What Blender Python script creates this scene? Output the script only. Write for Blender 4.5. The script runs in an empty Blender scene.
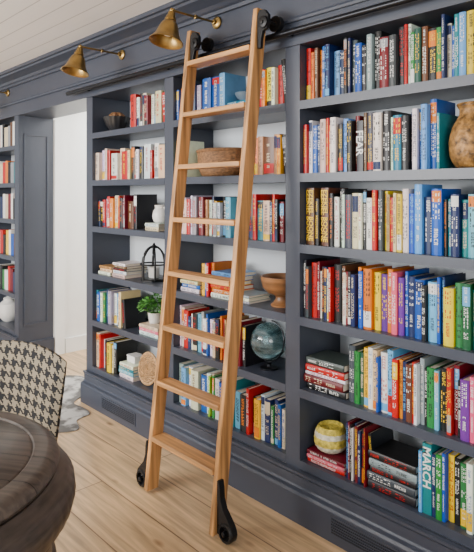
import bpy, bmesh, math, random, re
from mathutils import Vector, Matrix
R = random.Random(11)
C = bpy.context.scene.collection
PI = math.pi
F = 560.0; TH = math.radians(46.74); CAMY = -1.908; CAMZ = 1.44
def PX(px, Y=0.03):
    d = Y - CAMY; s, c = math.sin(TH), math.cos(TH)
    t = d / (c*F + s*(px-237)); return t*(-s*F + c*(px-237))

# ------------------------------------------------------------------ materials
def newmat(name):
    m = bpy.data.materials.new(name); m.use_nodes = True
    nt = m.node_tree; b = nt.nodes['Principled BSDF']; return m, nt, b
def mat(name, col, rough=.5, metal=0, var=.12, scale=8, bump=0, bscale=60, stretch=(1,1,1)):
    m, nt, b = newmat(name); N = nt.nodes; L = nt.links
    tc = N.new('ShaderNodeTexCoord'); mp = N.new('ShaderNodeMapping'); mp.inputs['Scale'].default_value = stretch
    L.new(tc.outputs['Object'], mp.inputs['Vector'])
    n = N.new('ShaderNodeTexNoise'); n.inputs['Scale'].default_value = scale; n.inputs['Detail'].default_value = 4
    L.new(mp.outputs[0], n.inputs['Vector'])
    r = N.new('ShaderNodeValToRGB')
    r.color_ramp.elements[0].position = .3; r.color_ramp.elements[1].position = .7
    r.color_ramp.elements[0].color = [c*(1-var) for c in col]+[1]
    r.color_ramp.elements[1].color = [min(1, c*(1+var)) for c in col]+[1]
    L.new(n.outputs['Fac'], r.inputs[0]); L.new(r.outputs[0], b.inputs['Base Color'])
    b.inputs['Roughness'].default_value = rough; b.inputs['Metallic'].default_value = metal
    if bump:
        n2 = N.new('ShaderNodeTexNoise'); n2.inputs['Scale'].default_value = bscale; L.new(mp.outputs[0], n2.inputs['Vector'])
        bp = N.new('ShaderNodeBump'); bp.inputs['Strength'].default_value = bump; bp.inputs['Distance'].default_value = .004
        L.new(n2.outputs['Fac'], bp.inputs['Height']); L.new(bp.outputs[0], b.inputs['Normal'])
    return m
def objcol(name, rough, spec=.4):
    m, nt, b = newmat(name); N = nt.nodes; L = nt.links
    oi = N.new('ShaderNodeObjectInfo'); tc = N.new('ShaderNodeTexCoord'); n = N.new('ShaderNodeTexNoise'); n.inputs['Scale'].default_value = 30
    L.new(tc.outputs['Object'], n.inputs['Vector'])
    mr = N.new('ShaderNodeMapRange'); mr.inputs[3].default_value = .80; mr.inputs[4].default_value = 1.10; L.new(n.outputs['Fac'], mr.inputs[0])
    h = N.new('ShaderNodeHueSaturation'); h.inputs['Saturation'].default_value = 1.06; L.new(mr.outputs[0], h.inputs['Value']); L.new(oi.outputs['Color'], h.inputs['Color'])
    L.new(h.outputs[0], b.inputs['Base Color']); b.inputs['Roughness'].default_value = rough
    b.inputs['Specular IOR Level'].default_value = spec
    return m
def planks(name, c1, c2, gap, bw, rh, mort, rough, grain=(1.5,22,22), gvar=.25, bump=.3, knots=False):
    m, nt, b = newmat(name); N = nt.nodes; L = nt.links
    tc = N.new('ShaderNodeTexCoord'); mp = N.new('ShaderNodeMapping')
    L.new(tc.outputs['Object'], mp.inputs['Vector'])
    br = N.new('ShaderNodeTexBrick'); br.inputs['Color1'].default_value = (*c1,1); br.inputs['Color2'].default_value = (*c2,1); br.inputs['Mortar'].default_value = (*gap,1)
    br.inputs['Scale'].default_value = 1; br.inputs['Mortar Size'].default_value = mort; br.inputs['Brick Width'].default_value = bw; br.inputs['Row Height'].default_value = rh
    br.offset = .37; br.inputs['Mortar Smooth'].default_value = .1
    L.new(mp.outputs[0], br.inputs['Vector'])
    m2 = N.new('ShaderNodeMapping'); m2.inputs['Scale'].default_value = grain; L.new(mp.outputs[0], m2.inputs['Vector'])
    n = N.new('ShaderNodeTexNoise'); n.inputs['Scale'].default_value = 1.6; n.inputs['Detail'].default_value = 6; n.inputs['Distortion'].default_value = .6; L.new(m2.outputs[0], n.inputs['Vector'])
    mr = N.new('ShaderNodeMapRange'); mr.inputs[1].default_value = .3; mr.inputs[2].default_value = .7; mr.inputs[3].default_value = 1-gvar; mr.inputs[4].default_value = 1+gvar*.5
    L.new(n.outputs['Fac'], mr.inputs[0])
    h = N.new('ShaderNodeHueSaturation'); L.new(br.outputs['Color'], h.inputs['Color']); L.new(mr.outputs[0], h.inputs['Value'])
    last = h.outputs[0]
    if knots:
        m3 = N.new('ShaderNodeMapping'); m3.inputs['Scale'].default_value = (1.3,3.0,1); L.new(mp.outputs[0], m3.inputs['Vector'])
        vo = N.new('ShaderNodeTexVoronoi'); vo.inputs['Scale'].default_value = 2.1; L.new(m3.outputs[0], vo.inputs['Vector'])
        kr = N.new('ShaderNodeMapRange'); kr.inputs[1].default_value = .02; kr.inputs[2].default_value = .12; kr.inputs[3].default_value = .9; kr.inputs[4].default_value = 0
        L.new(vo.outputs['Distance'], kr.inputs[0])
        mx = N.new('ShaderNodeMix'); mx.data_type = 'RGBA'; L.new(kr.outputs[0], mx.inputs[0]); L.new(last, mx.inputs[6]); mx.inputs[7].default_value = (.17,.085,.035,1); last = mx.outputs[2]
    L.new(last, b.inputs['Base Color']); b.inputs['Roughness'].default_value = rough
    bp = N.new('ShaderNodeBump'); bp.invert = True; bp.inputs['Strength'].default_value = bump; bp.inputs['Distance'].default_value = .003
    L.new(br.outputs['Fac'], bp.inputs['Height']); L.new(bp.outputs[0], b.inputs['Normal'])
    return m
M = {}
M['slate'] = mat('slate_paint', (.043,.051,.073), .36, var=.05, scale=3)
M['back'] = mat('pale_back_panel', (.60,.64,.68), .6, var=.03)
M['white'] = mat('white_paint', (.85,.85,.83), .55, var=.02)
M['floor'] = planks('oak_planks', (.68,.465,.26), (.56,.375,.20), (.20,.12,.06), 2.5, .24, .0028, .32, knots=True, gvar=.42)
M['ceil'] = planks('white_boards', (.90,.91,.93), (.88,.89,.91), (.55,.56,.58), 6, .13, .004, .6, gvar=.02)
M['lad'] = mat('ladder_oak', (.47,.232,.080), .42, var=.55, scale=3, stretch=(16,16,.7))
M['ladx'] = mat('ladder_oak_tread', (.50,.25,.09), .42, var=.45, scale=3, stretch=(.7,16,16))
M['black'] = mat('black_iron', (.010,.010,.011), .4, .4, var=.1)
M['rail'] = mat('dark_steel', (.016,.017,.021), .3, .7, var=.1)
M['brass'] = mat('aged_brass', (.36,.235,.08), .36, 1, var=.22, scale=20)
M['bulb'] = mat('frosted_bulb', (.85,.82,.75), .3)
M['cover'] = objcol('book_cover', .38)
M['ink'] = objcol('book_lettering', .5)
M['page'] = mat('page_paper', (.72,.64,.51), .85, var=.14, scale=6, stretch=(120,1,1))
M['table'] = planks('weathered_table_wood', (.082,.063,.050), (.060,.047,.039), (.015,.012,.010), 3, .12, .002, .36, grain=(1.8,34,34), gvar=.6)
M['tableedge'] = mat('dark_moulded_wood', (.055,.041,.032), .36, var=.5, scale=10, stretch=(1,1,9))
M['wicker'] = mat('wicker', (.22,.105,.04), .65, var=.5, scale=60, bump=1, bscale=90, stretch=(1,1,2.5))
M['rattan'] = mat('rattan', (.46,.27,.12), .6, var=.4, scale=40)
M['gold'] = mat('golden_woven', (.27,.135,.035), .5, .1, var=.8, scale=45, bump=1, bscale=70)
M['ylw'] = mat('yellow_weave', (.60,.48,.07), .8, var=.5, scale=60, bump=1, bscale=90)
M['knitpale'] = mat('pale_weave', (.66,.62,.48), .8, var=.3, scale=60, bump=1, bscale=90)
M['bluegrey'] = mat('blue_grey_glaze', (.13,.18,.23), .3, var=.25)
M['bowlwood'] = mat('turned_wood', (.27,.12,.045), .35, var=.5, scale=4, stretch=(1,1,9))
M['cer'] = mat('white_ceramic', (.78,.77,.74), .25, var=.03)
M['leaf'] = mat('leaf_green', (.07,.24,.035), .45, var=.4, scale=12)
M['soil'] = mat('soil', (.04,.025,.015), .9)
M['darkbowl'] = mat('dark_bowl', (.02,.02,.022), .35, var=.3)
M['legwood'] = mat('dark_leg_wood', (.03,.022,.018), .35, var=.3)
m, nt, b = newmat('banded_glass'); N = nt.nodes; L = nt.links
tc = N.new('ShaderNodeTexCoord'); mp = N.new('ShaderNodeMapping'); mp.inputs['Scale'].default_value = (.5,.5,2.2); mp.inputs['Rotation'].default_value = (.5,.4,0); L.new(tc.outputs['Object'], mp.inputs[0])
n = N.new('ShaderNodeTexNoise'); n.inputs['Scale'].default_value = 11; n.inputs['Detail'].default_value = 4; n.inputs['Distortion'].default_value = 1.2
L.new(mp.outputs[0], n.inputs['Vector']); r = N.new('ShaderNodeValToRGB'); cr = r.color_ramp
cr.elements[0].position = .36; cr.elements[0].color = (.05,.14,.16,1); cr.elements[1].position = .60; cr.elements[1].color = (.70,.88,.90,1)
e = cr.elements.new(.48); e.color = (.25,.48,.52,1)
L.new(n.outputs['Fac'], r.inputs[0]); L.new(r.outputs[0], b.inputs['Base Color']); b.inputs['Roughness'].default_value = .02
b.inputs['Transmission Weight'].default_value = .88; b.inputs['Coat Weight'].default_value = .6
M['orb'] = m
m, nt, b = newmat('cowhide'); N = nt.nodes; L = nt.links
tc = N.new('ShaderNodeTexCoord'); n = N.new('ShaderNodeTexNoise'); n.inputs['Scale'].default_value = 7; n.inputs['Detail'].default_value = 6
L.new(tc.outputs['Object'], n.inputs['Vector']); r = N.new('ShaderNodeValToRGB')
r.color_ramp.elements[0].position = .46; r.color_ramp.elements[0].color = (.13,.125,.12,1); r.color_ramp.elements[1].position = .56; r.color_ramp.elements[1].color = (.50,.49,.47,1)
L.new(n.outputs['Fac'], r.inputs[0]); L.new(r.outputs[0], b.inputs['Base Color']); b.inputs['Roughness'].default_value = .9
M['hide'] = m
m, nt, b = newmat('houndstooth'); N = nt.nodes; L = nt.links
uv = N.new('ShaderNodeUVMap'); sp = N.new('ShaderNodeSeparateXYZ'); L.new(uv.outputs[0], sp.inputs[0])
def mt(op, a, bb=None):
    q = N.new('ShaderNodeMath'); q.operation = op
    for i, v in enumerate((a, bb)):
        if v is None: continue
        if isinstance(v, (int, float)): q.inputs[i].default_value = v
        else: L.new(v, q.inputs[i])
    return q.outputs[0]
TS = 8/.040
i_ = mt('FLOOR', mt('MULTIPLY', sp.outputs[0], TS)); j_ = mt('FLOOR', mt('MULTIPLY', sp.outputs[1], TS))
tw = mt('LESS_THAN', mt('FLOORED_MODULO', mt('ADD', i_, j_), 4), 2)
ci = mt('LESS_THAN', mt('FLOORED_MODULO', i_, 8), 4); cj = mt('LESS_THAN', mt('FLOORED_MODULO', j_, 8), 4)
v = mt('ADD', mt('MULTIPLY', tw, ci), mt('MULTIPLY', mt('SUBTRACT', 1, tw), cj))
mx = N.new('ShaderNodeMix'); mx.data_type = 'RGBA'; mx.inputs[6].default_value = (.25,.205,.14,1); mx.inputs[7].default_value = (.006,.006,.007,1)
L.new(v, mx.inputs[0]); L.new(mx.outputs[2], b.inputs['Base Color']); b.inputs['Roughness'].default_value = .85
M['hound'] = m

# ------------------------------------------------------------------ mesh helpers
def box(bm, x0,x1,y0,y1,z0,z1, sh=0):
    vs = [bm.verts.new(p) for p in ((x0,y0,z0),(x1,y0,z0),(x1,y1,z0),(x0,y1,z0),(x0,y0,z1),(x1,y0,z1),(x1,y1,z1),(x0,y1,z1))]
    for f in ((3,2,1,0),(4,5,6,7),(0,1,5,4),(1,2,6,5),(2,3,7,6),(3,0,4,7)): bm.faces.new([vs[i] for i in f])
    return vs
def prism(bm, pts, a0, a1, axis='z', mx=None):
    def P(p, a):
        v = Vector({'z': (p[0],p[1],a), 'x': (a,p[0],p[1]), 'y': (p[0],a,p[1])}[axis]); return mx @ v if mx else v
    lo = [bm.verts.new(P(p,a0)) for p in pts]; hi = [bm.verts.new(P(p,a1)) for p in pts]
    n = len(pts); bm.faces.new(lo[::-1]); bm.faces.new(hi)
    for i in range(n): bm.faces.new((lo[i], lo[(i+1)%n], hi[(i+1)%n], hi[i]))
def lathe(bm, prof, seg=32, mx=None, mod=None, ring=False):
    rings = []
    for r_, z in prof:
        rg = []
        for k in range(seg):
            a = 2*PI*k/seg; rr = r_ if mod is None else r_*mod(a, z)
            v = Vector((max(rr,1e-5)*math.cos(a), max(rr,1e-5)*math.sin(a), z))
            if mx: v = mx @ v
            rg.append(bm.verts.new(v))
        rings.append(rg)
    n = len(rings)
    for i in range(n if ring else n-1):
        for k in range(seg):
            bm.faces.new((rings[i][k], rings[i][(k+1)%seg], rings[(i+1)%n][(k+1)%seg], rings[(i+1)%n][k]))
    if not ring: bm.faces.new(rings[0][::-1]); bm.faces.new(rings[-1])
def tube(bm, pts, r_, seg=10, closed=False):
    pts = [Vector(p) for p in pts]; n = len(pts); rings = []
    for i, p in enumerate(pts):
        if closed: d = pts[(i+1)%n]-pts[i-1]
        else: d = pts[min(i+1,n-1)]-pts[max(i-1,0)]
        d.normalize(); up = Vector((0,0,1)) if abs(d.z) < .93 else Vector((1,0,0))
        u = d.cross(up).normalized(); w = d.cross(u)
        rings.append([bm.verts.new(p+(u*math.cos(2*PI*k/seg)+w*math.sin(2*PI*k/seg))*r_) for k in range(seg)])
    for i in range(n if closed else n-1):
        A, B = rings[i], rings[(i+1)%n]
        for k in range(seg): bm.faces.new((A[k],A[(k+1)%seg],B[(k+1)%seg],B[k]))
    if not closed: bm.faces.new(rings[0][::-1]); bm.faces.new(rings[-1])
def obj(name, bm, m, parent=None, loc=(0,0,0), rot=(0,0,0), smooth=False, bevel=0):
    bmesh.ops.recalc_face_normals(bm, faces=bm.faces)
    me = bpy.data.meshes.new(name); bm.to_mesh(me); bm.free()
    if smooth:
        for p in me.polygons: p.use_smooth = True
    o = bpy.data.objects.new(name, me); C.objects.link(o); me.materials.append(m)
    o.location = loc; o.rotation_euler = rot
    if parent: o.parent = parent
    if bevel:
        b = o.modifiers.new('bevel','BEVEL'); b.width = bevel; b.segments = 2; b.limit_method = 'ANGLE'
    if smooth:
        try: me.set_sharp_from_angle(angle=math.radians(40))
        except Exception: pass
    return o
def thing(name, label, cat, loc=(0,0,0), rot=(0,0,0), group=None):
    o = bpy.data.objects.new(name, None); C.objects.link(o); o.location = loc; o.rotation_euler = rot
    o.empty_display_size = .05
    o['label'] = label; o['category'] = cat
    if group: o['group'] = group
    return o
def tag(o, label, cat, group=None):
    o['label'] = label; o['category'] = cat
    if group: o['group'] = group
    return o
def B(): return bmesh.new()
def sbox(name, x0,x1,y0,y1,z0,z1, m, label=None, parent=None, bevel=0):
    bm = B(); box(bm, x0,x1,y0,y1,z0,z1); o = obj(name, bm, m, parent, bevel=bevel)
    if parent is None:
        o['kind'] = 'structure'
        if label: o['label'] = label; o['category'] = name.split('_')[0]
    return o

# ------------------------------------------------------------------ setting
U = [-3.515,-2.595,-1.663,-.735]; HW = .042; DEP = .31
ST = [1.85,1.527,1.212,.890,.570,.252]; TK = .034
CEIL = 2.45; TOP = 2.10; LX = -4.735
sbox('floor', -8.5,2.5,-5,2.5,-.1,0, M['floor'], 'wide light oak plank floor')
sbox('ceiling', -8.5,2.5,-5,2.5,CEIL,CEIL+.1, M['ceil'], 'white board ceiling')
sbox('wall_header', -8,1.2,.0,DEP,TOP,CEIL, M['slate'], 'slate blue painted frieze above the bookcases')
sbox('wall_back', U[0]-HW,1.2,DEP+.002,DEP+.1,0,CEIL, M['white'], 'white wall behind the bookcase')
sbox('wall_right', U[3]+HW+.002,1.2,.0,DEP,0,TOP-.001, M['slate'], 'slate painted wall panel right of the bookcase')
sbox('wall_hall_right', U[0]-HW,U[0]-HW+.1,DEP+.102,2.3,0,CEIL, M['white'], 'white hall wall')
sbox('wall_hall_left', LX-.1,LX-.004,DEP+.002,2.3,0,CEIL, M['white'], 'white hall wall beyond the opening')
sbox('wall_hall_back', LX-.1,U[0]+.1,2.302,2.4,0,CEIL, M['white'], 'white wall at the end of the hall')
sbox('wall_left', -8.4,LX-.102,DEP+.002,DEP+.1,0,CEIL, M['white'], 'white wall behind far bookcase')
bm = B()
box(bm, LX-.003,LX+.018,DEP+.01,DEP+.10,0,2.09)
obj('trim_1', bm, M['white'])['kind'] = 'structure'
bm = B()
for y0,y1,z0,z1 in ((.78,.79,.25,2.0),(1.4,1.41,.25,2.0),(.79,1.4,.25,.26),(.79,1.4,1.99,2.0)): box(bm, LX-.003,LX+.01,y0,y1,z0,z1)
obj('trim_2', bm, M['white'])['kind'] = 'structure'
bm = B(); box(bm, LX-.003,LX+.014,DEP+.11,2.3,0,.13)
obj('baseboard_hall', bm, M['white'])['kind'] = 'structure'
prof = [(0,2.355),(-.018,2.355),(-.020,2.372),(-.034,2.378),(-.05,2.392),(-.085,2.405),(-.115,2.413),(-.122,2.424),(-.14,2.426),(-.14,2.449),(0,2.449)]
bm = B(); prism(bm, prof, -8, 1.2, 'x'); o = obj('trim_3', bm, M['slate']); o['kind'] = 'structure'; o['label'] = 'slate blue crown moulding under the ceiling'; o['category'] = 'trim'
bm = B(); prism(bm, [(0,2.205),(-.014,2.205),(-.018,2.215),(-.014,2.225),(0,2.225)], -8,1.2,'x'); box(bm,-8,1.2,-.008,0,2.10,2.118)
obj('trim_4', bm, M['slate'])['kind'] = 'structure'

# ------------------------------------------------------------------ bookcases
def bookcase(ups, label, xa, xb, grilles, panel=False):
    t = thing('bookcase', label, 'bookcase', (0,0,0))
    for i, u in enumerate(ups):
        bm = B(); box(bm, u-HW,u+HW,0,DEP,0,TOP-.001)
        obj('upright', bm, M['slate'], t)
    for i in range(len(ups)-1):
        for z in ST:
            bm = B(); box(bm, ups[i]+HW,ups[i+1]-HW,.004,DEP-.012,z-TK,z); box(bm, ups[i]+HW,ups[i+1]-HW,-.001,.004,z-TK-.004,z)
            obj('shelf', bm, M['slate'], t)
    bm = B()
    for i in range(len(ups)-1): box(bm, ups[i]+HW,ups[i+1]-HW,DEP-.011,DEP,.2,TOP-.001)
    obj('back_panel', bm, M['back'], t)
    bm = B()
    prism(bm, [(-.001,.0),(-.045,0),(-.045,.125),(-.038,.135),(-.022,.142),(-.018,.15),(-.018,.19),(-.026,.2),(-.026,.212),(-.001,.212)], xa, xb, 'x')
    obj('plinth', bm, M['slate'], t)
    for gx0, gx1 in grilles:
        bm = B(); box(bm, gx0,gx1,-.049,-.045,.035,.043); box(bm, gx0,gx1,-.049,-.045,.105,.113); box(bm, gx0,gx0+.008,-.049,-.045,.043,.105); box(bm, gx1-.008,gx1,-.049,-.045,.043,.105)
        for k in range(5): box(bm, gx0+.008,gx1-.008,-.051,-.045,.051+k*.011,.0555+k*.011)
        g = obj('vent_grille', bm, M['slate'], t)
        bm = B(); box(bm, gx0+.008,gx1-.008,-.0462,-.0452,.043,.105); obj('vent_dark_sheet', bm, M['black'], g)  # black sheet on the solid plinth, stands in for shade behind the slats
    return t
bc = bookcase(U, 'long slate blue built-in bookcase with three bays, behind the ladder', U[0]-HW, U[3]+HW, [(-3.27,-2.87),(-1.42,-1.0)])
lb = bookcase([-6.62,-5.70,LX-HW], 'far slate bookcase beyond the white doorway, cut by left edge', -6.66, LX, [])
bm = B()
for y0,y1,z0,z1 in ((.045,.062,.30,1.95),(.248,.265,.30,1.95),(.062,.248,.30,.317),(.062,.248,1.933,1.95)): box(bm, LX,LX+.010,y0,y1,z0,z1)
obj('side_moulding', bm, M['slate'], lb)
bm = B(); box(bm, LX,LX+.02,0,DEP,0,.16); box(bm, LX,LX+.028,-.008,DEP,0,.02); obj('side_baseboard', bm, M['slate'], lb)

# ------------------------------------------------------------------ books
PAL = {'k':('black',(.010,.010,.012)),'n':('navy',(.012,.024,.085)),'b':('blue',(.014,.09,.40)),'s':('sky-blue',(.14,.38,.64)),'t':('teal',(.015,.19,.23)),
 'g':('green',(.03,.20,.05)),'l':('lime',(.30,.46,.05)),'y':('yellow',(.80,.52,.03)),'o':('orange',(.72,.19,.015)),'r':('red',(.50,.016,.014)),'m':('maroon',(.15,.010,.018)),
 'p':('pink',(.68,.14,.23)),'v':('purple',(.13,.035,.24)),'w':('white',(.78,.77,.74)),'c':('cream',(.66,.56,.38)),'a':('tan',(.43,.26,.12)),'h':('brown',(.11,.050,.022)),
 'e':('grey',(.28,.29,.31)),'d':('charcoal',(.05,.055,.065)),'f':('forest-green',(.015,.085,.045))}
INK = {'k':'wwyro','n':'wwcys','b':'wwy','s':'kwn','t':'wcy','g':'wyk','l':'kkw','y':'krk','o':'kwk','r':'wwyk','m':'wcy','p':'wk','v':'wyw','w':'krbnk','c':'krnh','a':'khw','h':'cyw','e':'kwr','d':'wwry','f':'wcy'}
ORD = ['first','second','third','fourth','fifth','sixth','seventh','eighth','ninth','tenth','eleventh','twelfth','thirteenth','fourteenth','fifteenth','sixteenth','seventeenth','eighteenth','nineteenth','twentieth']+['twenty-'+x for x in ('first','second','third','fourth','fifth','sixth','seventh','eighth','ninth')]+['thirtieth']+['thirty-'+x for x in ('first','second','third','fourth','fifth','sixth','seventh','eighth','ninth')]
def glyphs(bm, W, c, zt, length, lh, xc=0):
    adv = lh*.82; n = max(1, int(length/adv)); st = lh*.19; w = lh*.60
    def rect(u0,u1,v0,v1,o):
        vs = []
        for u, v in ((u0,v0),(u1,v0),(u1,v1),(u0,v1)):
            x = xc-lh/2+v; vs.append(bm.verts.new((x, c*(2*x/W)**2-.0007, zt-o-u)))
        bm.faces.new(vs)
    for i in range(n):
        if n > 5 and R.random() < .14: continue
        o = i*adv; k = R.randrange(6)
        rect(0,st,0,lh,o)
        if k in (0,1,3): rect(st,w,lh-st,lh,o)
        if k in (0,2,4): rect(st,w,0,st,o)
        if k in (1,2,3,5): rect(st,w,lh*.42,lh*.42+st,o)
        if k in (3,5,4): rect(w-st,w,0,lh,o)
def realtext(s, size, W, c, zt, H):
    cu = bpy.data.curves.new('txt','FONT'); cu.body = s; cu.size = size; cu.align_y = 'CENTER'; cu.resolution_u = 2; cu.offset = size*.022
    o = bpy.data.objects.new('txt', cu); C.objects.link(o)
    bpy.context.view_layer.update()
    me = bpy.data.meshes.new_from_object(o.evaluated_get(bpy.context.evaluated_depsgraph_get()))
    bpy.data.objects.remove(o); bm = B(); bm.from_mesh(me)
    xs = [v.co.x for v in bm.verts]; ys = [v.co.y for v in bm.verts]; wl = max(xs)-min(xs); k = min(1, H*.90/wl); ym = (max(ys)+min(ys))/2
    for v in bm.verts:
        x, y = (v.co.x-min(xs))*k, v.co.y-ym; v.co = Vector((y, -.0012, zt-x))
    return bm
def cover_pts(W, D, c, tb):
    arc = [(W*.5*u, c*u*u) for u in (-.93,-.7,-.35,0,.35,.7,.93)]
    return [(-W/2,D),(-W/2,c*1.1)]+arc+[(W/2,c*1.1),(W/2,D),(W/2-tb,D),(W/2-tb,c+tb),(-W/2+tb,c+tb),(-W/2+tb,D)]
def make_book(W, H, D, col, ink, label, group, loc, rot, text=None, band=True, small=False):
    t = thing('book', label, 'book', loc, rot, group)
    c = min(.005, W*.13) if not text else .0012; tb = min(.0028, W*.12)
    bm = B(); prism(bm, cover_pts(W,D,c,tb), 0, H, 'z')
    o = obj('cover', bm, M['cover'], t); j = [R.uniform(.8,1.15) for _ in range(3)]
    o.color = tuple(min(1, a*b) for a, b in zip(PAL[col][1], j))+(1,)
    bm = B(); box(bm, -W/2+tb+.0002,W/2-tb-.0002,c+tb+.0002,D-.004,.003,H-.003); obj('page_block', bm, M['page'], t)
    if band and W > .014 and R.random() < .40:
        bc_ = R.choice('wkycrnsoe'.replace(col,'')); h0 = R.choice([(.80,.97),(.03,.16),(.66,.95),(.04,.30)])
        bm = B(); vs = []
        for u in (-.9,-.45,0,.45,.9):
            x = W*.5*u; y = c*u*u-.0004; vs.append((bm.verts.new((x,y,h0[0]*H)), bm.verts.new((x,y,h0[1]*H))))
        for a, b in zip(vs, vs[1:]): bm.faces.new((a[0],b[0],b[1],a[1]))
        q = obj('spine_band', bm, M['ink'], t); q.color = PAL[bc_][1]+(1,)
    lets = []
    if text: lets.append(('title_lettering', realtext(text[0], text[1], W, c, H*text[2], H)))
    else:
        lh = min(W*R.uniform(.5,.70), .027)
        def G(zt, ln, h):
            b_ = B(); glyphs(b_, W, c, zt, ln, h); return b_
        k = R.random()
        if small or k > .8: lets.append(('title_lettering', G(H*.9, H*.75, min(lh,.019)*.95)))
        elif k < .5: lets.append(('title_lettering', G(H*.95, H*.5, lh))); lets.append(('author_lettering', G(H*.40, H*.26, lh*.6)))
        else: lets.append(('author_lettering', G(H*.94, H*.24, lh*.6))); lets.append(('title_lettering', G(H*.64, H*.52, lh)))
    for nm, bm in lets:
        q = obj(nm, bm, M['ink'], t); q.color = PAL[ink][1]+(1,)
    return t
ROWN = ['top','second','third','fourth','fifth','bottom']
BAYN = {'R':'right bay','M':'middle bay','L':'left bay'}
cnt = {}
TOK = re.compile(r'([a-z])(\d*)(?:\.(\d+))?([a-z]?)(<?)$')
def run(bay, row, x0, x1, spec, texts={}, hr=(.188,.247), yb=.024):
    toks = [TOK.match(t).groups() for t in spec.split()]
    bk = []; extra = 0
    hmax = .236 if row == 0 else .27
    for i, (col, w, h, ink, ln) in enumerate(toks):
        W = int(w)/1000 if w else R.choice((.014,.018,.023,.028,.034,.044)); H = int(h)/100 if h else R.uniform(*hr)
        H = min(H, hmax); a = R.uniform(.08,.12) if ln else 0
        extra += (H*math.sin(a)) if a else 0; bk.append((col,W,H,ink or R.choice(INK[col]),a,texts.get(i)))
    tot = sum(b[1] for b in bk); sc = (x1-x0-extra-.0008*len(bk))/tot
    x = x0
    for i, (col,W,H,ink,a,tx) in enumerate(bk):
        W *= sc; k = cnt.get((bay,row),0); cnt[(bay,row)] = k+1
        size = 'tall' if H > .232 else ('short' if H < .208 else ('thick' if W > .036 else ('slim' if W < .023 else 'medium')))
        label = f"{size} {PAL[col][0]} book with {PAL[ink][0]} lettering, {ORD[k]} upright from left, {ROWN[row]} shelf, {BAYN[bay]}"
        rx = x+W/2*math.cos(a)+H*math.sin(a)+.0004
        z = ST[row]+W/2*math.sin(a)+.0003
        make_book(W,H,R.uniform(.145,.17),col,ink,label,f"books on the {ROWN[row]} shelf of the {BAYN[bay]}",(rx,yb+R.uniform(-.010,.020),z),(0,-a,0),tx,band=tx is None,small=bay!='R')
        x = rx+W/2*math.cos(a)+.0004
def stack(bay, row, xr, spec, L=.215, name='stack', yb=.022, z=None, jit=.012):
    z = (ST[row] if z is None else z)+.0003
    toks = [TOK.match(t).groups() for t in spec.split()]; n = len(toks)      # bottom to top
    for i, (col,w,h,ink,_) in enumerate(toks):
        W = int(w)/1000 if w else R.choice((.02,.024,.028,.032)); H = (int(h)/100 if h else L-R.uniform(0,.02)); ink = ink or R.choice(INK[col])
        pos = {0:'topmost'}.get(n-1-i, ORD[n-1-i]+' from top')
        label = f"{PAL[col][0]} book lying flat, {pos} of the {name}, {ROWN[row]} shelf, {BAYN[bay]}"
        make_book(W,H,R.uniform(.15,.17),col,ink,label,f"books lying flat on the {ROWN[row]} shelf of the {BAYN[bay]}",(xr-R.uniform(0,jit),yb+R.uniform(-.004,.008),z+W/2),(0,-PI/2,0),None,band=False)
        z += W+.0006
    return z
R0, R1 = U[2]+HW+.003, U[3]-HW-.004
M0, M1 = U[1]+HW+.003, U[2]-HW-.003
L0, L1 = U[0]+HW+.003, U[1]-HW-.003
# right bay
run('R',0,R0,R1,'r o20 r h20 o n b16 n s n k n d b k e k m d k r w g f h k g n c b t s28.23 y40.23k k16 n k')
run('R',1,R0,-.985,'r w b n c r o20 w n k s k m k36w h16 d w k w t k34w n w b s b30.26w t',hr=(.20,.245),texts={13:('FEAR',.046,.80)})
run('R',2,R0,R1,'h34.25y h32.25y k h32.25y h32.25y k w k w d c w16 k w r d y16 a r c y w b28s s34.26w n b k t20 n t s k t w',texts={0:('EZEKIEL BOONE',.033,.965),1:('EZEKIEL BOONE',.033,.965),3:('EZEKIEL BOONE',.033,.965),4:('EZEKIEL BOONE',.033,.965)},hr=(.20,.25))
run('R',3,R0,R1,'k d r m w20 k n w r k h w m k16 n o b o y v o p v b n b k s b n y g f t g l20 k g',hr=(.20,.25))
stack('R',4,R0+.222,'k30 m34 w16 r30 d30',L=.215,name='dark stack')
run('R',4,R0+.228,R1,'d g f y w c26.24 b w s r o n h r w16 e k g s k r m k v p r y y',hr=(.20,.255))
stack('R',5,R0+.222,'r16 p14 m16',L=.215,name='low red stack')
run('R',5,R0+.230,PX(375),'n m k w n m n k m k<',hr=(.215,.245))
stack('R',5,PX(418),'k36 d32 k24 e28 k30',L=.218,name='black stack')
run('R',5,PX(420),R1,'s16 t42.26w n20 g b y30.24r k g w26 t o k',texts={1:('MARCH',.044,.95)},hr=(.21,.25))
# middle bay
run('M',0,M0,PX(200),'b o s r n e',hr=(.17,.21))
run('M',0,PX(204),PX(226),'b50.20w b45.20w s30.21w',hr=(.2,.21))
sx0 = PX(248,.022); stack('M',0,sx0,'e30 t24',L=.16,name='pair behind ladder')
run('M',0,PX(257),M1,'r28.19 o20.18 y w.18 r k<',hr=(.17,.21))
run('M',1,M0,PX(184),'c e w',hr=(.18,.22))
run('M',1,PX(252),M1,'o a h a y k<',hr=(.18,.215))
run('M',2,M0,PX(232),'w c r w e k m w a w n y w w k s',hr=(.17,.225))
run('M',2,PX(240),M1,'w k r t c n r k m h<',hr=(.18,.23))
stack('M',3,PX(200),'w22 b22 c20',L=.17,name='left-hand stack')
run('M',3,PX(203),PX(213),'y b r o',hr=(.15,.18))
stack('M',3,PX(233),'w24 o22 r22 y20 b26 s20',L=.17,name='colourful stack')
stack('M',3,PX(250),'e12 w14 e12',L=.165,name='magazine pile')
run('M',4,M0,PX(244),'w c r n w k s e w b w c k o r k a w k m k',hr=(.18,.235))
run('M',5,M0,PX(198),'e s w c',hr=(.19,.23))
run('M',5,PX(199),M1,'b w l c g w b n t s k r k y w n g n b w t',hr=(.175,.235))
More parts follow.
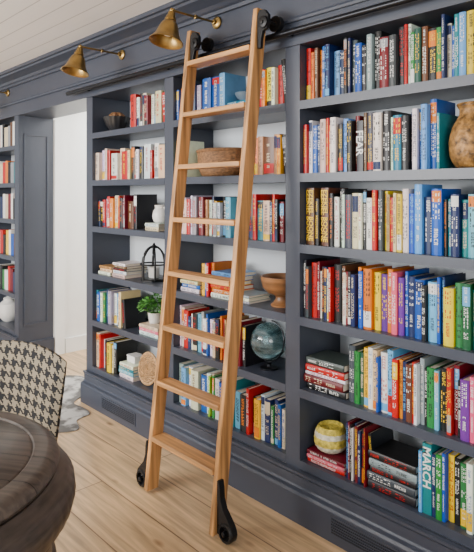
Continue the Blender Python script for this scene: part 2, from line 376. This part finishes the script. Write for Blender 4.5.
# left bay
run('L',0,PX(131),L1,'r w k c m w k c r<',hr=(.17,.21))
run('L',1,L0,L1-.02,'c w k c r e w c r c k c w k w r m w c',hr=(.17,.215))
run('L',2,L0,PX(135),'n k r w r o c r k k m h k',hr=(.17,.22))
sx2 = PX(158,.022); stack('L',2,sx2,'c22 w22',L=.15,name='pair under pitcher')
stack('L',3,PX(112),'w20 c18 a18',L=.16,name='left-hand stack')
stack('L',3,PX(127),'c22 w20 k18 h16 w16',L=.16,name='taller stack')
run('L',4,L0,PX(127),'t b w g n e w s w c k<',hr=(.18,.23))
sx4 = PX(158,.022); stack('L',4,sx4,'w24 p20 c20',L=.2,name='stack under plant')
run('L',5,L0,PX(117),'c r w k y c k',hr=(.18,.235))
sx5 = -3.005; zt5 = stack('L',5,sx5,'w26 s24 t18 w24',L=.17,name='pale blue stack')
# far-left bookcase: tiny rows past the three hundred nearest books, one object
mats = {}
def flatmat(k):
    if k not in mats: mats[k] = mat('distant_book_'+PAL[k][0].replace('-','_'), PAL[k][1], .5, var=.08)
    return mats[k]
FX0, FX1 = -5.30, LX-2*HW-.004
bm = B(); slots = []
for rw, sp_ in enumerate(('r w k c e h w c','w c r o k e t m','k n w c m w k r','c r k y w b h w','w k g w r m n c')):
    ks = sp_.split(); x = FX0; ws = [R.uniform(.03,.055) for _ in ks]; sc = (FX1-FX0)/sum(ws)
    for k, w_ in zip(ks, ws):
        w_ *= sc; f0 = len(bm.faces); h_ = R.uniform(.17,.225); mx_ = Matrix.Translation((x+w_/2, .03, ST[rw]+.0004))
        prism(bm, cover_pts(w_-.001,.15,.004,.0025), 0, h_, 'z', mx_); bm.faces.ensure_lookup_table()
        if k not in slots: slots.append(k)
        for f in bm.faces[f0:]: f.material_index = slots.index(k)
        f0 = len(bm.faces); vs = box(bm, x+.004,x+w_-.004,.038,.175,ST[rw]+.003,ST[rw]+h_-.003); bm.faces.ensure_lookup_table()
        for f in bm.faces[f0:]: f.material_index = 30
        x += w_
for f in bm.faces:
    if f.material_index == 30: f.material_index = len(slots)
o = obj('books', bm, flatmat(slots[0]))
for k in slots[1:]: o.data.materials.append(flatmat(k))
o.data.materials.append(M['page'])
tag(o, 'rows of small distant books on the far-left bookcase', 'books'); o['kind'] = 'stuff'

# ------------------------------------------------------------------ shelf ornaments
def item(name,label,cat,X,Y,z): return thing(name,label,cat,(X,Y,z))
t = item('vase','golden brown woven round vase at the right end of second shelf','vase',-.884,.098,ST[1]+.0008)
bm = B()
def weave(a,z): return 1+.028*math.sin(a*18)*math.sin(z*220)
lathe(bm,[(.045,0),(.060,.006),(.068,.014),(.076,.028),(.081,.042),(.084,.06),(.085,.08),(.085,.095),(.083,.115),(.080,.13),(.073,.15),(.064,.17),(.055,.185),(.050,.195),(.050,.215),(.057,.225),(.052,.225),(.046,.213),(.046,.19),(0.0,.185)],80,None,weave); obj('body',bm,M['gold'],t,smooth=True)
bm = B(); tube(bm,[(.055*math.cos(a*PI/16),.055*math.sin(a*PI/16),.231) for a in range(32)],.005,8,True); obj('rim',bm,M['gold'],t,smooth=True)
t = item('basket','cream and yellow banded woven basket on the low stack of red books','basket',-1.525,.100,ST[5]+.0488)
Q = Matrix.Diagonal((.90,.90,.90,1))
def bw(a,z): return 1+.03*math.sin(a*16)*math.cos(z*260)
bm = B(); lathe(bm,[(.05,0),(.068,.012),(.076,.025),(.080,.036)],64,Q,bw); obj('lower_body',bm,M['knitpale'],t,smooth=True)
bm = B(); lathe(bm,[(.080,.0361),(.083,.05),(.083,.062),(.081,.074)],64,Q,bw); obj('yellow_band',bm,M['ylw'],t,smooth=True)
bm = B(); lathe(bm,[(.081,.0741),(.078,.088),(.074,.096)],64,Q,bw); obj('cream_band',bm,M['knitpale'],t,smooth=True)
bm = B(); lathe(bm,[(.074,.0961),(.070,.107),(.064,.117),(.060,.122),(.056,.118),(.056,.105),(0,.100)],64,Q,bw); obj('upper_body',bm,M['ylw'],t,smooth=True)
t = item('basket','brown wide oval wicker basket behind the ladder on second shelf','basket',PX(221,.13),.13,ST[1]+.0008)
S = Matrix.Diagonal((1.0,.62,1,1))
bm = B(); lathe(bm,[(.11,0),(.135,.012),(.147,.035),(.155,.06),(.158,.085),(.161,.11),(.164,.14),(.156,.14),(.148,.07),(.125,.02),(0,.018)],64,S,lambda a,z:1+.018*math.sin(a*24)*math.cos(z*250)); obj('body',bm,M['wicker'],t,smooth=True)
bm = B(); tube(bm,[(.161*math.cos(a*PI/24),.100*math.sin(a*PI/24),.143) for a in range(48)],.009,8,True); obj('rim',bm,M['wicker'],t,smooth=True)
t = item('bowl','small blue-grey bowl on flat books, top shelf behind ladder','bowl',sx0-.088,.10,ST[0]+.0565)
bm = B(); lathe(bm,[(.025,0),(.028,.006),(.05,.02),(.062,.042),(.059,.042),(.046,.022),(0,.012)],32); obj('body',bm,M['bluegrey'],t,smooth=True)
bm = B(); tube(bm,[(.0605*math.cos(a*PI/12),.0605*math.sin(a*PI/12),.044) for a in range(24)],.002,6,True); obj('rim',bm,M['bluegrey'],t,smooth=True)
t = item('pedestal_bowl','turned brown wooden footed bowl right of ladder on fourth shelf','bowl',-1.836,.125,ST[3]+.0008)
bm = B(); lathe(bm,[(.056,0),(.058,.008),(.044,.018),(.034,.034),(.034,.046),(.046,.056)],40); obj('foot',bm,M['bowlwood'],t,smooth=True)
bm = B(); lathe(bm,[(.044,.0565),(.074,.066),(.096,.090),(.106,.130),(.108,.145),(.101,.145),(.096,.125),(.086,.094),(.060,.074),(0,.068)],48); obj('bowl_body',bm,M['bowlwood'],t,smooth=True)
t = item('glass_globe','large blue-green glass globe on black stand right of ladder, fifth shelf','ornament',PX(269,.11),.11,ST[4]+.0008)
bm = B(); bmesh.ops.create_uvsphere(bm,u_segments=40,v_segments=24,radius=.092,matrix=Matrix.Translation((0,0,.136))); obj('globe',bm,M['orb'],t,smooth=True)
bm = B(); lathe(bm,[(.045,0),(.045,.008),(.012,.012),(.010,.022),(.022,.035),(.026,.042),(.026,.0435)],32); obj('base',bm,M['rail'],t,smooth=True)
bm = B(); tube(bm,[(.098*math.cos(a*PI/20),.02*math.sin(a*PI/20),.136+.098*math.sin(a*PI/20)) for a in range(-10,11)],.0035,8); obj('meridian_arm',bm,M['rail'],t,smooth=True)
t = item('bowl','black ribbed bowl at left end of the left bay top shelf','bowl',-3.355,.12,ST[0]+.0008)
bm = B(); lathe(bm,[(.035,0),(.042,.01),(.07,.045),(.086,.09),(.092,.105),(.085,.105),(.065,.055),(.03,.02),(0,.02)],60,None,lambda a,z:1+.04*math.sin(a*15)*min(1,z*14)); obj('body',bm,M['darkbowl'],t,smooth=True)
bm = B(); lathe(bm,[(.02,.022),(.045,.05),(.055,.09),(.05,.12),(.03,.138),(0,.142)],24,None,lambda a,z:1+.15*math.sin(a*7+z*60)); obj('dried_pods',bm,M['wicker'],t)
t = item('pitcher','small white ceramic pitcher on flat books, left bay third shelf','pitcher',sx2-.085,.10,ST[2]+.0462)
bm = B(); lathe(bm,[(.03,0),(.042,.01),(.05,.04),(.044,.07),(.032,.09),(.036,.108),(.032,.108),(.028,.09),(0,.08)],32); obj('body',bm,M['cer'],t,smooth=True)
bm = B(); tube(bm,[(.036+.03*math.sin(k*PI/8),0,.095-.06*k/8) for k in range(9)],.005,8); obj('handle',bm,M['cer'],t,smooth=True)
t = item('lantern','black open domed metal lantern, left bay fourth shelf','lantern',-2.915,.12,ST[3]+.0008)
bm = B(); lathe(bm,[(.084,0),(.084,.010),(.076,.016),(.04,.018)],8); obj('base',bm,M['black'],t)
for k in range(6):
    a = PI/6+k*PI/3
    bm = B(); tube(bm,[(.078*math.cos(a),.078*math.sin(a),.012),(.080*math.cos(a),.080*math.sin(a),.10)]+[(.080*math.cos(q*PI/16)*math.cos(a),.080*math.cos(q*PI/16)*math.sin(a),.10+.115*math.sin(q*PI/16)) for q in range(1,8)],.0065,8); obj('rib',bm,M['black'],t,smooth=True)
bm = B(); tube(bm,[(.083*math.cos(q*PI/16),.083*math.sin(q*PI/16),.105) for q in range(32)],.005,8,True); obj('ring',bm,M['black'],t,smooth=True)
bm = B(); lathe(bm,[(.024,.204),(.024,.214),(.010,.222),(.006,.235),(0,.238)],20); obj('finial',bm,M['black'],t,smooth=True)
t = item('candle_jar','short white candle jar standing inside the black lantern','jar',-2.915,.12,ST[3]+.0200)
bm = B(); lathe(bm,[(.030,0),(.034,.006),(.034,.062),(.030,.066),(.028,.05),(0,.048)],28); obj('body',bm,M['cer'],t,smooth=True)
bm = B(); lathe(bm,[(.0015,.0485),(.0015,.060),(0,.061)],8); obj('wick',bm,M['black'],t)
t = item('potted_plant','leafy green plant in white pot on flat books, left bay','plant',-2.875,.10,ST[4]+.0665)
bm = B(); lathe(bm,[(.032,0),(.036,.004),(.045,.06),(.047,.066),(.042,.066),(.040,.058),(0,.055)],32); obj('pot',bm,M['cer'],t,smooth=True)
bm = B(); lathe(bm,[(0,.0595),(.039,.0605),(0,.0635)],20); obj('soil',bm,M['soil'],t)
bm = B()
for k in range(300):
    a = R.uniform(0,2*PI); e = R.uniform(-.05,1.5); d = R.uniform(.05,.125)
    p = Vector((d*math.cos(a)*math.cos(e)*.95, d*math.sin(a)*math.cos(e)*.70, .070+d*math.sin(e)*.95)); q = Vector((p.x, p.y, p.z)).normalized()
    n_ = Vector((R.uniform(-1,1),R.uniform(-1,1),R.uniform(0,1))).normalized(); u = n_.cross(q).normalized()*.012; w = (Vector((math.cos(a),math.sin(a),R.uniform(-.4,.5)))).normalized()*.025
    vs = [bm.verts.new(x) for x in (p-w*.3, p+w*.25+u, p+w, p+w*.25-u)]; bm.faces.new(vs)
obj('foliage',bm,M['leaf'],t)
bm = B()
for k in range(14):
    a = 2*PI*k/14; tube(bm,[(0.01*math.cos(a),.01*math.sin(a),.06),(.03*math.cos(a),.03*math.sin(a),.09),(.05*math.cos(a),.05*math.sin(a),.12)],.0015,5)
obj('stems',bm,M['leaf'],t)
t = thing('woven_tray','flat round woven rattan tray standing on bottom shelf beside the ladder','tray',(-2.900,.065,ST[5]+.102),(math.radians(-9),0,0))
bm = B()
for k in range(7):
    r_ = .012+.0125*k; tube(bm,[((r_+.0022*math.sin(a*PI*.5+k*PI))*math.cos(a*PI/40),.0032*math.sin(a*PI*.5+k*PI),r_*math.sin(a*PI/40)) for a in range(80)],.0056,8,True)
obj('coils',bm,M['rattan'],t,smooth=True)
bm = B(); tube(bm,[(.0945*math.cos(a*PI/24),0,.0945*math.sin(a*PI/24)) for a in range(48)],.0068,8,True); obj('rim',bm,M['rattan'],t,smooth=True)
t = item('lidded_box','small white lidded box on the pale blue book stack','box',sx5-.09,.10,zt5+.0005)
bm = B(); box(bm,-.045,.045,-.035,.035,0,.035); obj('body',bm,M['cer'],t,bevel=.002)
bm = B(); box(bm,-.047,.047,-.037,.037,.0355,.045); obj('lid',bm,M['cer'],t,bevel=.002)
t = item('ginger_jar','round white jar on far-left bookcase bottom shelf','jar',PX(9,.12),.12,ST[5]+.0008)
bm = B(); lathe(bm,[(.05,0),(.085,.04),(.1,.1),(.088,.16),(.05,.19),(.045,.2)],36); obj('body',bm,M['cer'],t,smooth=True)
bm = B(); lathe(bm,[(.048,.201),(.05,.212),(.02,.225),(.012,.235),(0,.24)],24); obj('lid',bm,M['cer'],t,smooth=True)

# ------------------------------------------------------------------ ladder rail
RZ, RY = 2.15, -.046
t = thing('ladder_rail','long dark metal ladder rail along the front of the bookcase','rail',(0,0,0))
bm = B(); tube(bm,[(-3.75,RY,RZ),(1.0,RY,RZ)],.0145,14); obj('rod',bm,M['rail'],t,smooth=True)
for x in U+[.2]:
    bm = B(); tube(bm,[(x,RY,RZ),(x,-.001,RZ)],.008,10)
    obj('bracket',bm,M['rail'],t,smooth=True)
    bm = B(); lathe(bm,[(.022,-.009),(.024,-.015),(.018,-.02)],24,Matrix.Translation((x,0,RZ))@Matrix.Rotation(-PI/2,4,'X')@Matrix.Diagonal((1,1,-1,1)),None); obj('bracket_plate',bm,M['rail'],t,smooth=True)

# ------------------------------------------------------------------ ladder
LC = (-2.014,-.358,0); HX = .240; DY = .265/2.27; HT = 2.27
lad = thing('library_ladder','tall oak rolling library ladder leaning on the bookcase rail','ladder',LC)
for s in (-1,1):
    bm = B(); vs = box(bm, s*HX-.014,s*HX+.014,-.033,.033,.012,HT)
    for v in vs: v.co.y += v.co.z*DY
    obj('side_rail',bm,M['lad'],lad,bevel=.004)
for k in range(8):
    z = .26+.262*k; y = z*DY
    bm = B(); box(bm,-HX+.0145,HX-.0145,y-.040,y+.040,z-.012,z+.012); obj('rung',bm,M['ladx'],lad,bevel=.004)
for s in (-1,1):
    xo = s*(HX+.015)
    arch_in = [(.050+.036*math.cos(a),.045+.036*math.sin(a)) for a in [PI*k/12 for k in range(9,-1,-1)]]
    pts = [(0,.02),(0,.24),(.012,.24),(.018,.21),(.020,.17),(.036,.130),(.060,.105),(.085,.078),(.097,.045),(.086,.045)]+arch_in[::-1][1:9]+[(.016,.06),(.010,.02)]
    bm = B(); prism(bm,[(xo+s*p[0],p[1]) for p in pts],-.010,.018,'y'); cb = obj('castor_bracket',bm,M['black'],lad,bevel=.0015)
    wm = Matrix.Translation((xo+s*.052,.004,.0415))@Matrix.Rotation(PI/2,4,'X')
    bm = B(); lathe(bm,[(.029,-.020),(.037,-.020),(.041,-.015),(.041,.015),(.037,.020),(.029,.020)],36,wm,ring=True)
    lathe(bm,[(.011,-.018),(.011,.018)],16,wm)
    for k in range(5):
        a = 2*PI*k/5+.3; d = Vector((math.cos(a),math.sin(a),0)); tube(bm,[wm@(d*.009),wm@(d*.031)],.0042,6)
    obj('wheel',bm,M['black'],lad,smooth=True)
    bm = B(); lathe(bm,[(.010,.0185),(.010,.026),(.004,.029)],20,wm); obj('axle_cap',bm,M['rail'],lad,smooth=True)
for s in (-1,1):
    xo = s*HX+.0145; yt = RZ*DY; yr = RY-LC[1]
    pts = [(0,2.085),(0,2.235),(.015,2.255),(.045,2.25),(.066,2.225),(.068,2.19),(.055,2.165),(.034,2.16),(.024,2.13),(.02,2.085)]
    bm = B(); prism(bm,[(xo+p[0],p[1]) for p in pts],yt-.022,yt-.004,'y'); obj('roller_hook',bm,M['black'],lad,bevel=.002)
    rm = Matrix.Translation((xo+.040,yr,RZ+.051))@Matrix.Rotation(PI/2,4,'X')
    bm = B(); lathe(bm,[(.008,-.012),(.036,-.012),(.034,0),(.036,.012),(.008,.012)],28,rm); lathe(bm,[(.007,.012),(.007,.056)],12,rm); obj('roller',bm,M['black'],lad,smooth=True)
    fm = Matrix.Translation((xo+.040,yt-.024,RZ+.044))@Matrix.Rotation(PI/2,4,'X')
    bm = B(); lathe(bm,[(.027,-.001),(.027,.006),(.022,.009),(.008,.009),(.008,.014),(0,.015)],28,fm); obj('hub_cap',bm,M['black'],lad,smooth=True)

# ------------------------------------------------------------------ sconces
def sconce(X, label):
    t = thing('wall_sconce', label, 'wall lamp', (X,0,2.318), group='brass picture-light sconces above the bookcases')
    rx = Matrix.Rotation(PI/2,4,'X')
    bm = B(); lathe(bm,[(.032,.0012),(.032,.008),(.026,.013),(.012,.016),(.012,.03),(0,.032)],32,rx); obj('wall_plate',bm,M['brass'],t,smooth=True)
    bm = B(); tube(bm,[(0,-.03,0),(0,-.285,0)],.0055,12); lathe(bm,[(.004,.135),(.010,.138),(.010,.15),(.004,.153)],20,rx); obj('arm',bm,M['brass'],t,smooth=True)
    bm = B(); bmesh.ops.create_uvsphere(bm,u_segments=20,v_segments=12,radius=.012,matrix=Matrix.Translation((0,-.29,0))); tube(bm,[(-.018,-.29,0),(.018,-.29,0)],.005,10); obj('knuckle',bm,M['brass'],t,smooth=True)
    T = Matrix.Translation((0,-.29,-.004))@Matrix.Rotation(math.radians(-13),4,'X')@Matrix.Diagonal((.95,.95,-.95,1))
    bm = B(); lathe(bm,[(.006,0),(.015,.004),(.019,.010),(.019,.024),(.023,.026),(.025,.040),(.029,.042),(.030,.052),(.028,.054)],40,T); obj('neck_cap',bm,M['brass'],t,smooth=True)
    bm = B(); lathe(bm,[(.026,.0545),(.034,.060),(.043,.074),(.050,.092),(.056,.112),(.064,.134),(.075,.152),(.086,.163),(.087,.168),(.084,.167),(.072,.154),(.061,.135),(.053,.113),(.047,.093),(.040,.076),(.024,.062)],48,T); obj('shade',bm,M['brass'],t,smooth=True)
    bm = B(); lathe(bm,[(.01,.064),(.013,.08),(.024,.100),(.026,.115),(.018,.130),(0,.136)],24,T); obj('bulb',bm,M['bulb'],t,smooth=True)
    return t
sconce(-3.09,'brass bell-shaped wall lamp over the left bay, middle of the three')
sconce(-2.175,'largest brass bell-shaped wall lamp, nearest the ladder top')
sconce(-4.96,'brass wall lamp at far left, mostly cut by the photo edge')

# ------------------------------------------------------------------ table
TX, TY = -1.598, -1.582
t = thing('round_table','dark round wooden table with thick moulded rim in lower left corner','table',(TX,TY,0))
bm = B(); lathe(bm,[(0,.722),(.385,.722),(.396,.728),(.400,.738),(.394,.750),(.380,.760),(.366,.763),(.335,.763),(.330,.758),(.324,.762),(0,.762)],120); obj('tabletop',bm,M['table'],t,rot=(0,0,math.radians(35)),smooth=True)
bm = B(); lathe(bm,[(.36,.560),(.390,.562),(.400,.572),(.400,.586),(.414,.596),(.432,.620),(.440,.650),(.436,.680),(.420,.702),(.402,.712),(.394,.7215),(.37,.7216)],480,None,lambda a,z:1+(.003*abs(math.sin(a*30)) if .60<z<.69 else 0)); obj('moulded_rim',bm,M['tableedge'],t,smooth=True)
bm = B(); lathe(bm,[(.34,.445),(.385,.447),(.392,.46),(.385,.475),(.380,.48),(.380,.5595),(.35,.5596)],100); obj('apron',bm,M['tableedge'],t,smooth=True)
bm = B(); lathe(bm,[(.300,.0),(.300,.04),(.285,.055),(.272,.07),(.262,.10),(.258,.25),(.262,.38),(.275,.42),(.30,.444),(.30,.555)],80); obj('pedestal',bm,M['tableedge'],t,smooth=True)

# ------------------------------------------------------------------ chair
t = thing('dining_chair','black and cream houndstooth upholstered chair tucked behind round table','chair',(-2.005,-1.30,0),(0,0,math.radians(33.5)))
def back_mesh():
    bm = B(); uvl = bm.loops.layers.uv.new('UVMap'); nu, nv = 24, 14; g = {}
    for side in (0,1):
        for i in range(nu+1):
            for j in range(nv+1):
                u = -1+2*i/nu; v = j/nv
                hw = .235+.03*v; x = hw*u; z = .42+v*(.449-.045*abs(u)**2.2)
                yb_ = .240+.055*v-.065*u*u
                th = .036*(1-abs(u)**8*.75)*(1-(v**10)*.8)
                y = yb_+(th if side else -th); g[side,i,j] = bm.verts.new((x,y,z))
    def face(ks):
        f = bm.faces.new([g[k] for k in ks])
        for l, k in zip(f.loops, ks): l[uvl].uv = ((-1+2*k[1]/nu)*.26+.5+(.013 if k[0] else 0), k[2]/nv*.44)
    for s in (0,1):
        for i in range(nu):
            for j in range(nv): face([(s,i,j),(s,i+1,j),(s,i+1,j+1),(s,i,j+1)])
    for i in range(nu):
        face([(0,i,nv),(0,i+1,nv),(1,i+1,nv),(1,i,nv)]); face([(0,i,0),(0,i+1,0),(1,i+1,0),(1,i,0)])
    for j in range(nv):
        face([(0,0,j),(0,0,j+1),(1,0,j+1),(1,0,j)]); face([(0,nu,j),(0,nu,j+1),(1,nu,j+1),(1,nu,j)])
    return bm
obj('backrest',back_mesh(),M['hound'],t,smooth=True)
bm = B(); uvl = bm.loops.layers.uv.new('UVMap')
prism(bm,[(-.21,-.17),(.21,-.17),(.235,-.15),(.235,.20),(.21,.225),(-.21,.225),(-.235,.20),(-.235,-.15)],.36,.438,'z')
for f in bm.faces:
    for l in f.loops: l[uvl].uv = (l.vert.co.x+ (l.vert.co.y if abs(f.normal.x)>.7 else 0), l.vert.co.y+l.vert.co.z)
obj('seat',bm,M['hound'],t,bevel=.02)
for sx in (-1,1):
    for sy in (-1,1):
        yy = .165 if sy > 0 else -.145
        bm = B(); vs = box(bm,sx*.20-.018,sx*.20+.018,yy-.018,yy+.018,0,.359)
        for v in vs:
            if v.co.z < .1: v.co.x = sx*.20+(v.co.x-sx*.20)*.6+sx*.01; v.co.y = yy+(v.co.y-yy)*.6
        obj('leg',bm,M['legwood'],t,bevel=.003)

# ------------------------------------------------------------------ cowhide rug
pts = [(-4.0,.22),(-3.80,.10),(-3.66,.05),(-3.60,-.05),(-3.54,-.10),(-3.42,-.09),(-3.31,-.11),(-3.27,-.22),(-3.14,-.28),(-3.20,-.42),(-3.33,-.6),(-3.2,-.9),(-3.3,-1.05),(-3.6,-.95),(-4.0,-1.0),(-4.4,-1.2),(-4.6,-1.0),(-4.45,-.7),(-4.5,-.3),(-4.58,-.1),(-4.4,.05),(-4.25,.02),(-4.15,.12)]
bm = B(); n = len(pts); sm_ = []
for i in range(n):
    p0,p1,p2,p3 = [Vector(pts[(i+k-1)%n]) for k in range(4)]
    for q in range(6):
        s = q/6; v = .5*((2*p1)+(-p0+p2)*s+(2*p0-5*p1+4*p2-p3)*s*s+(-p0+3*p1-3*p2+p3)*s**3); sm_.append((v.x,v.y))
prism(bm, sm_, .0005, .006, 'z')
o = obj('cowhide_rug',bm,M['hide']); tag(o,'grey and white cowhide rug on oak floor before the doorway','rug')

# ------------------------------------------------------------------ light
w = bpy.data.worlds.new('World'); bpy.context.scene.world = w; w.use_nodes = True
w.node_tree.nodes['Background'].inputs[0].default_value = (.93,.96,1,1); w.node_tree.nodes['Background'].inputs[1].default_value = 1.0
def area(name, loc, target, sx, sy, e, col=(1,1,1)):
    l = bpy.data.lights.new(name,'AREA'); l.shape = 'RECTANGLE'; l.size = sx; l.size_y = sy; l.energy = e; l.color = col
    o = bpy.data.objects.new(name, l); C.objects.link(o); o.location = loc
    o.rotation_euler = (Vector(target)-Vector(loc)).to_track_quat('-Z','Y').to_euler()
area('window_light', (-3.4,-4.4,1.95), (-2.3,0,1.1), 2.8, 1.4, 320, (1,.985,.96))
area('window_light_side', (1.9,-2.6,1.8), (-2.2,0,1.1), 1.6, 1.4, 55, (1,.995,.98))
area('hall_fill_light', (-4.1,1.3,2.4), (-4.1,1.3,0), .8, 1.2, 50, (1,.99,.96))  # added overhead fill, brightens the passage; no fixture there

cam = bpy.data.cameras.new('Camera'); co = bpy.data.objects.new('Camera', cam); C.objects.link(co)
cam.sensor_fit = 'VERTICAL'; cam.sensor_height = 36; cam.lens = F/552*36; cam.shift_y = -83/552
co.location = (0,CAMY,CAMZ); co.rotation_euler = (PI/2,0,TH); cam.clip_start = .02
bpy.context.scene.camera = co
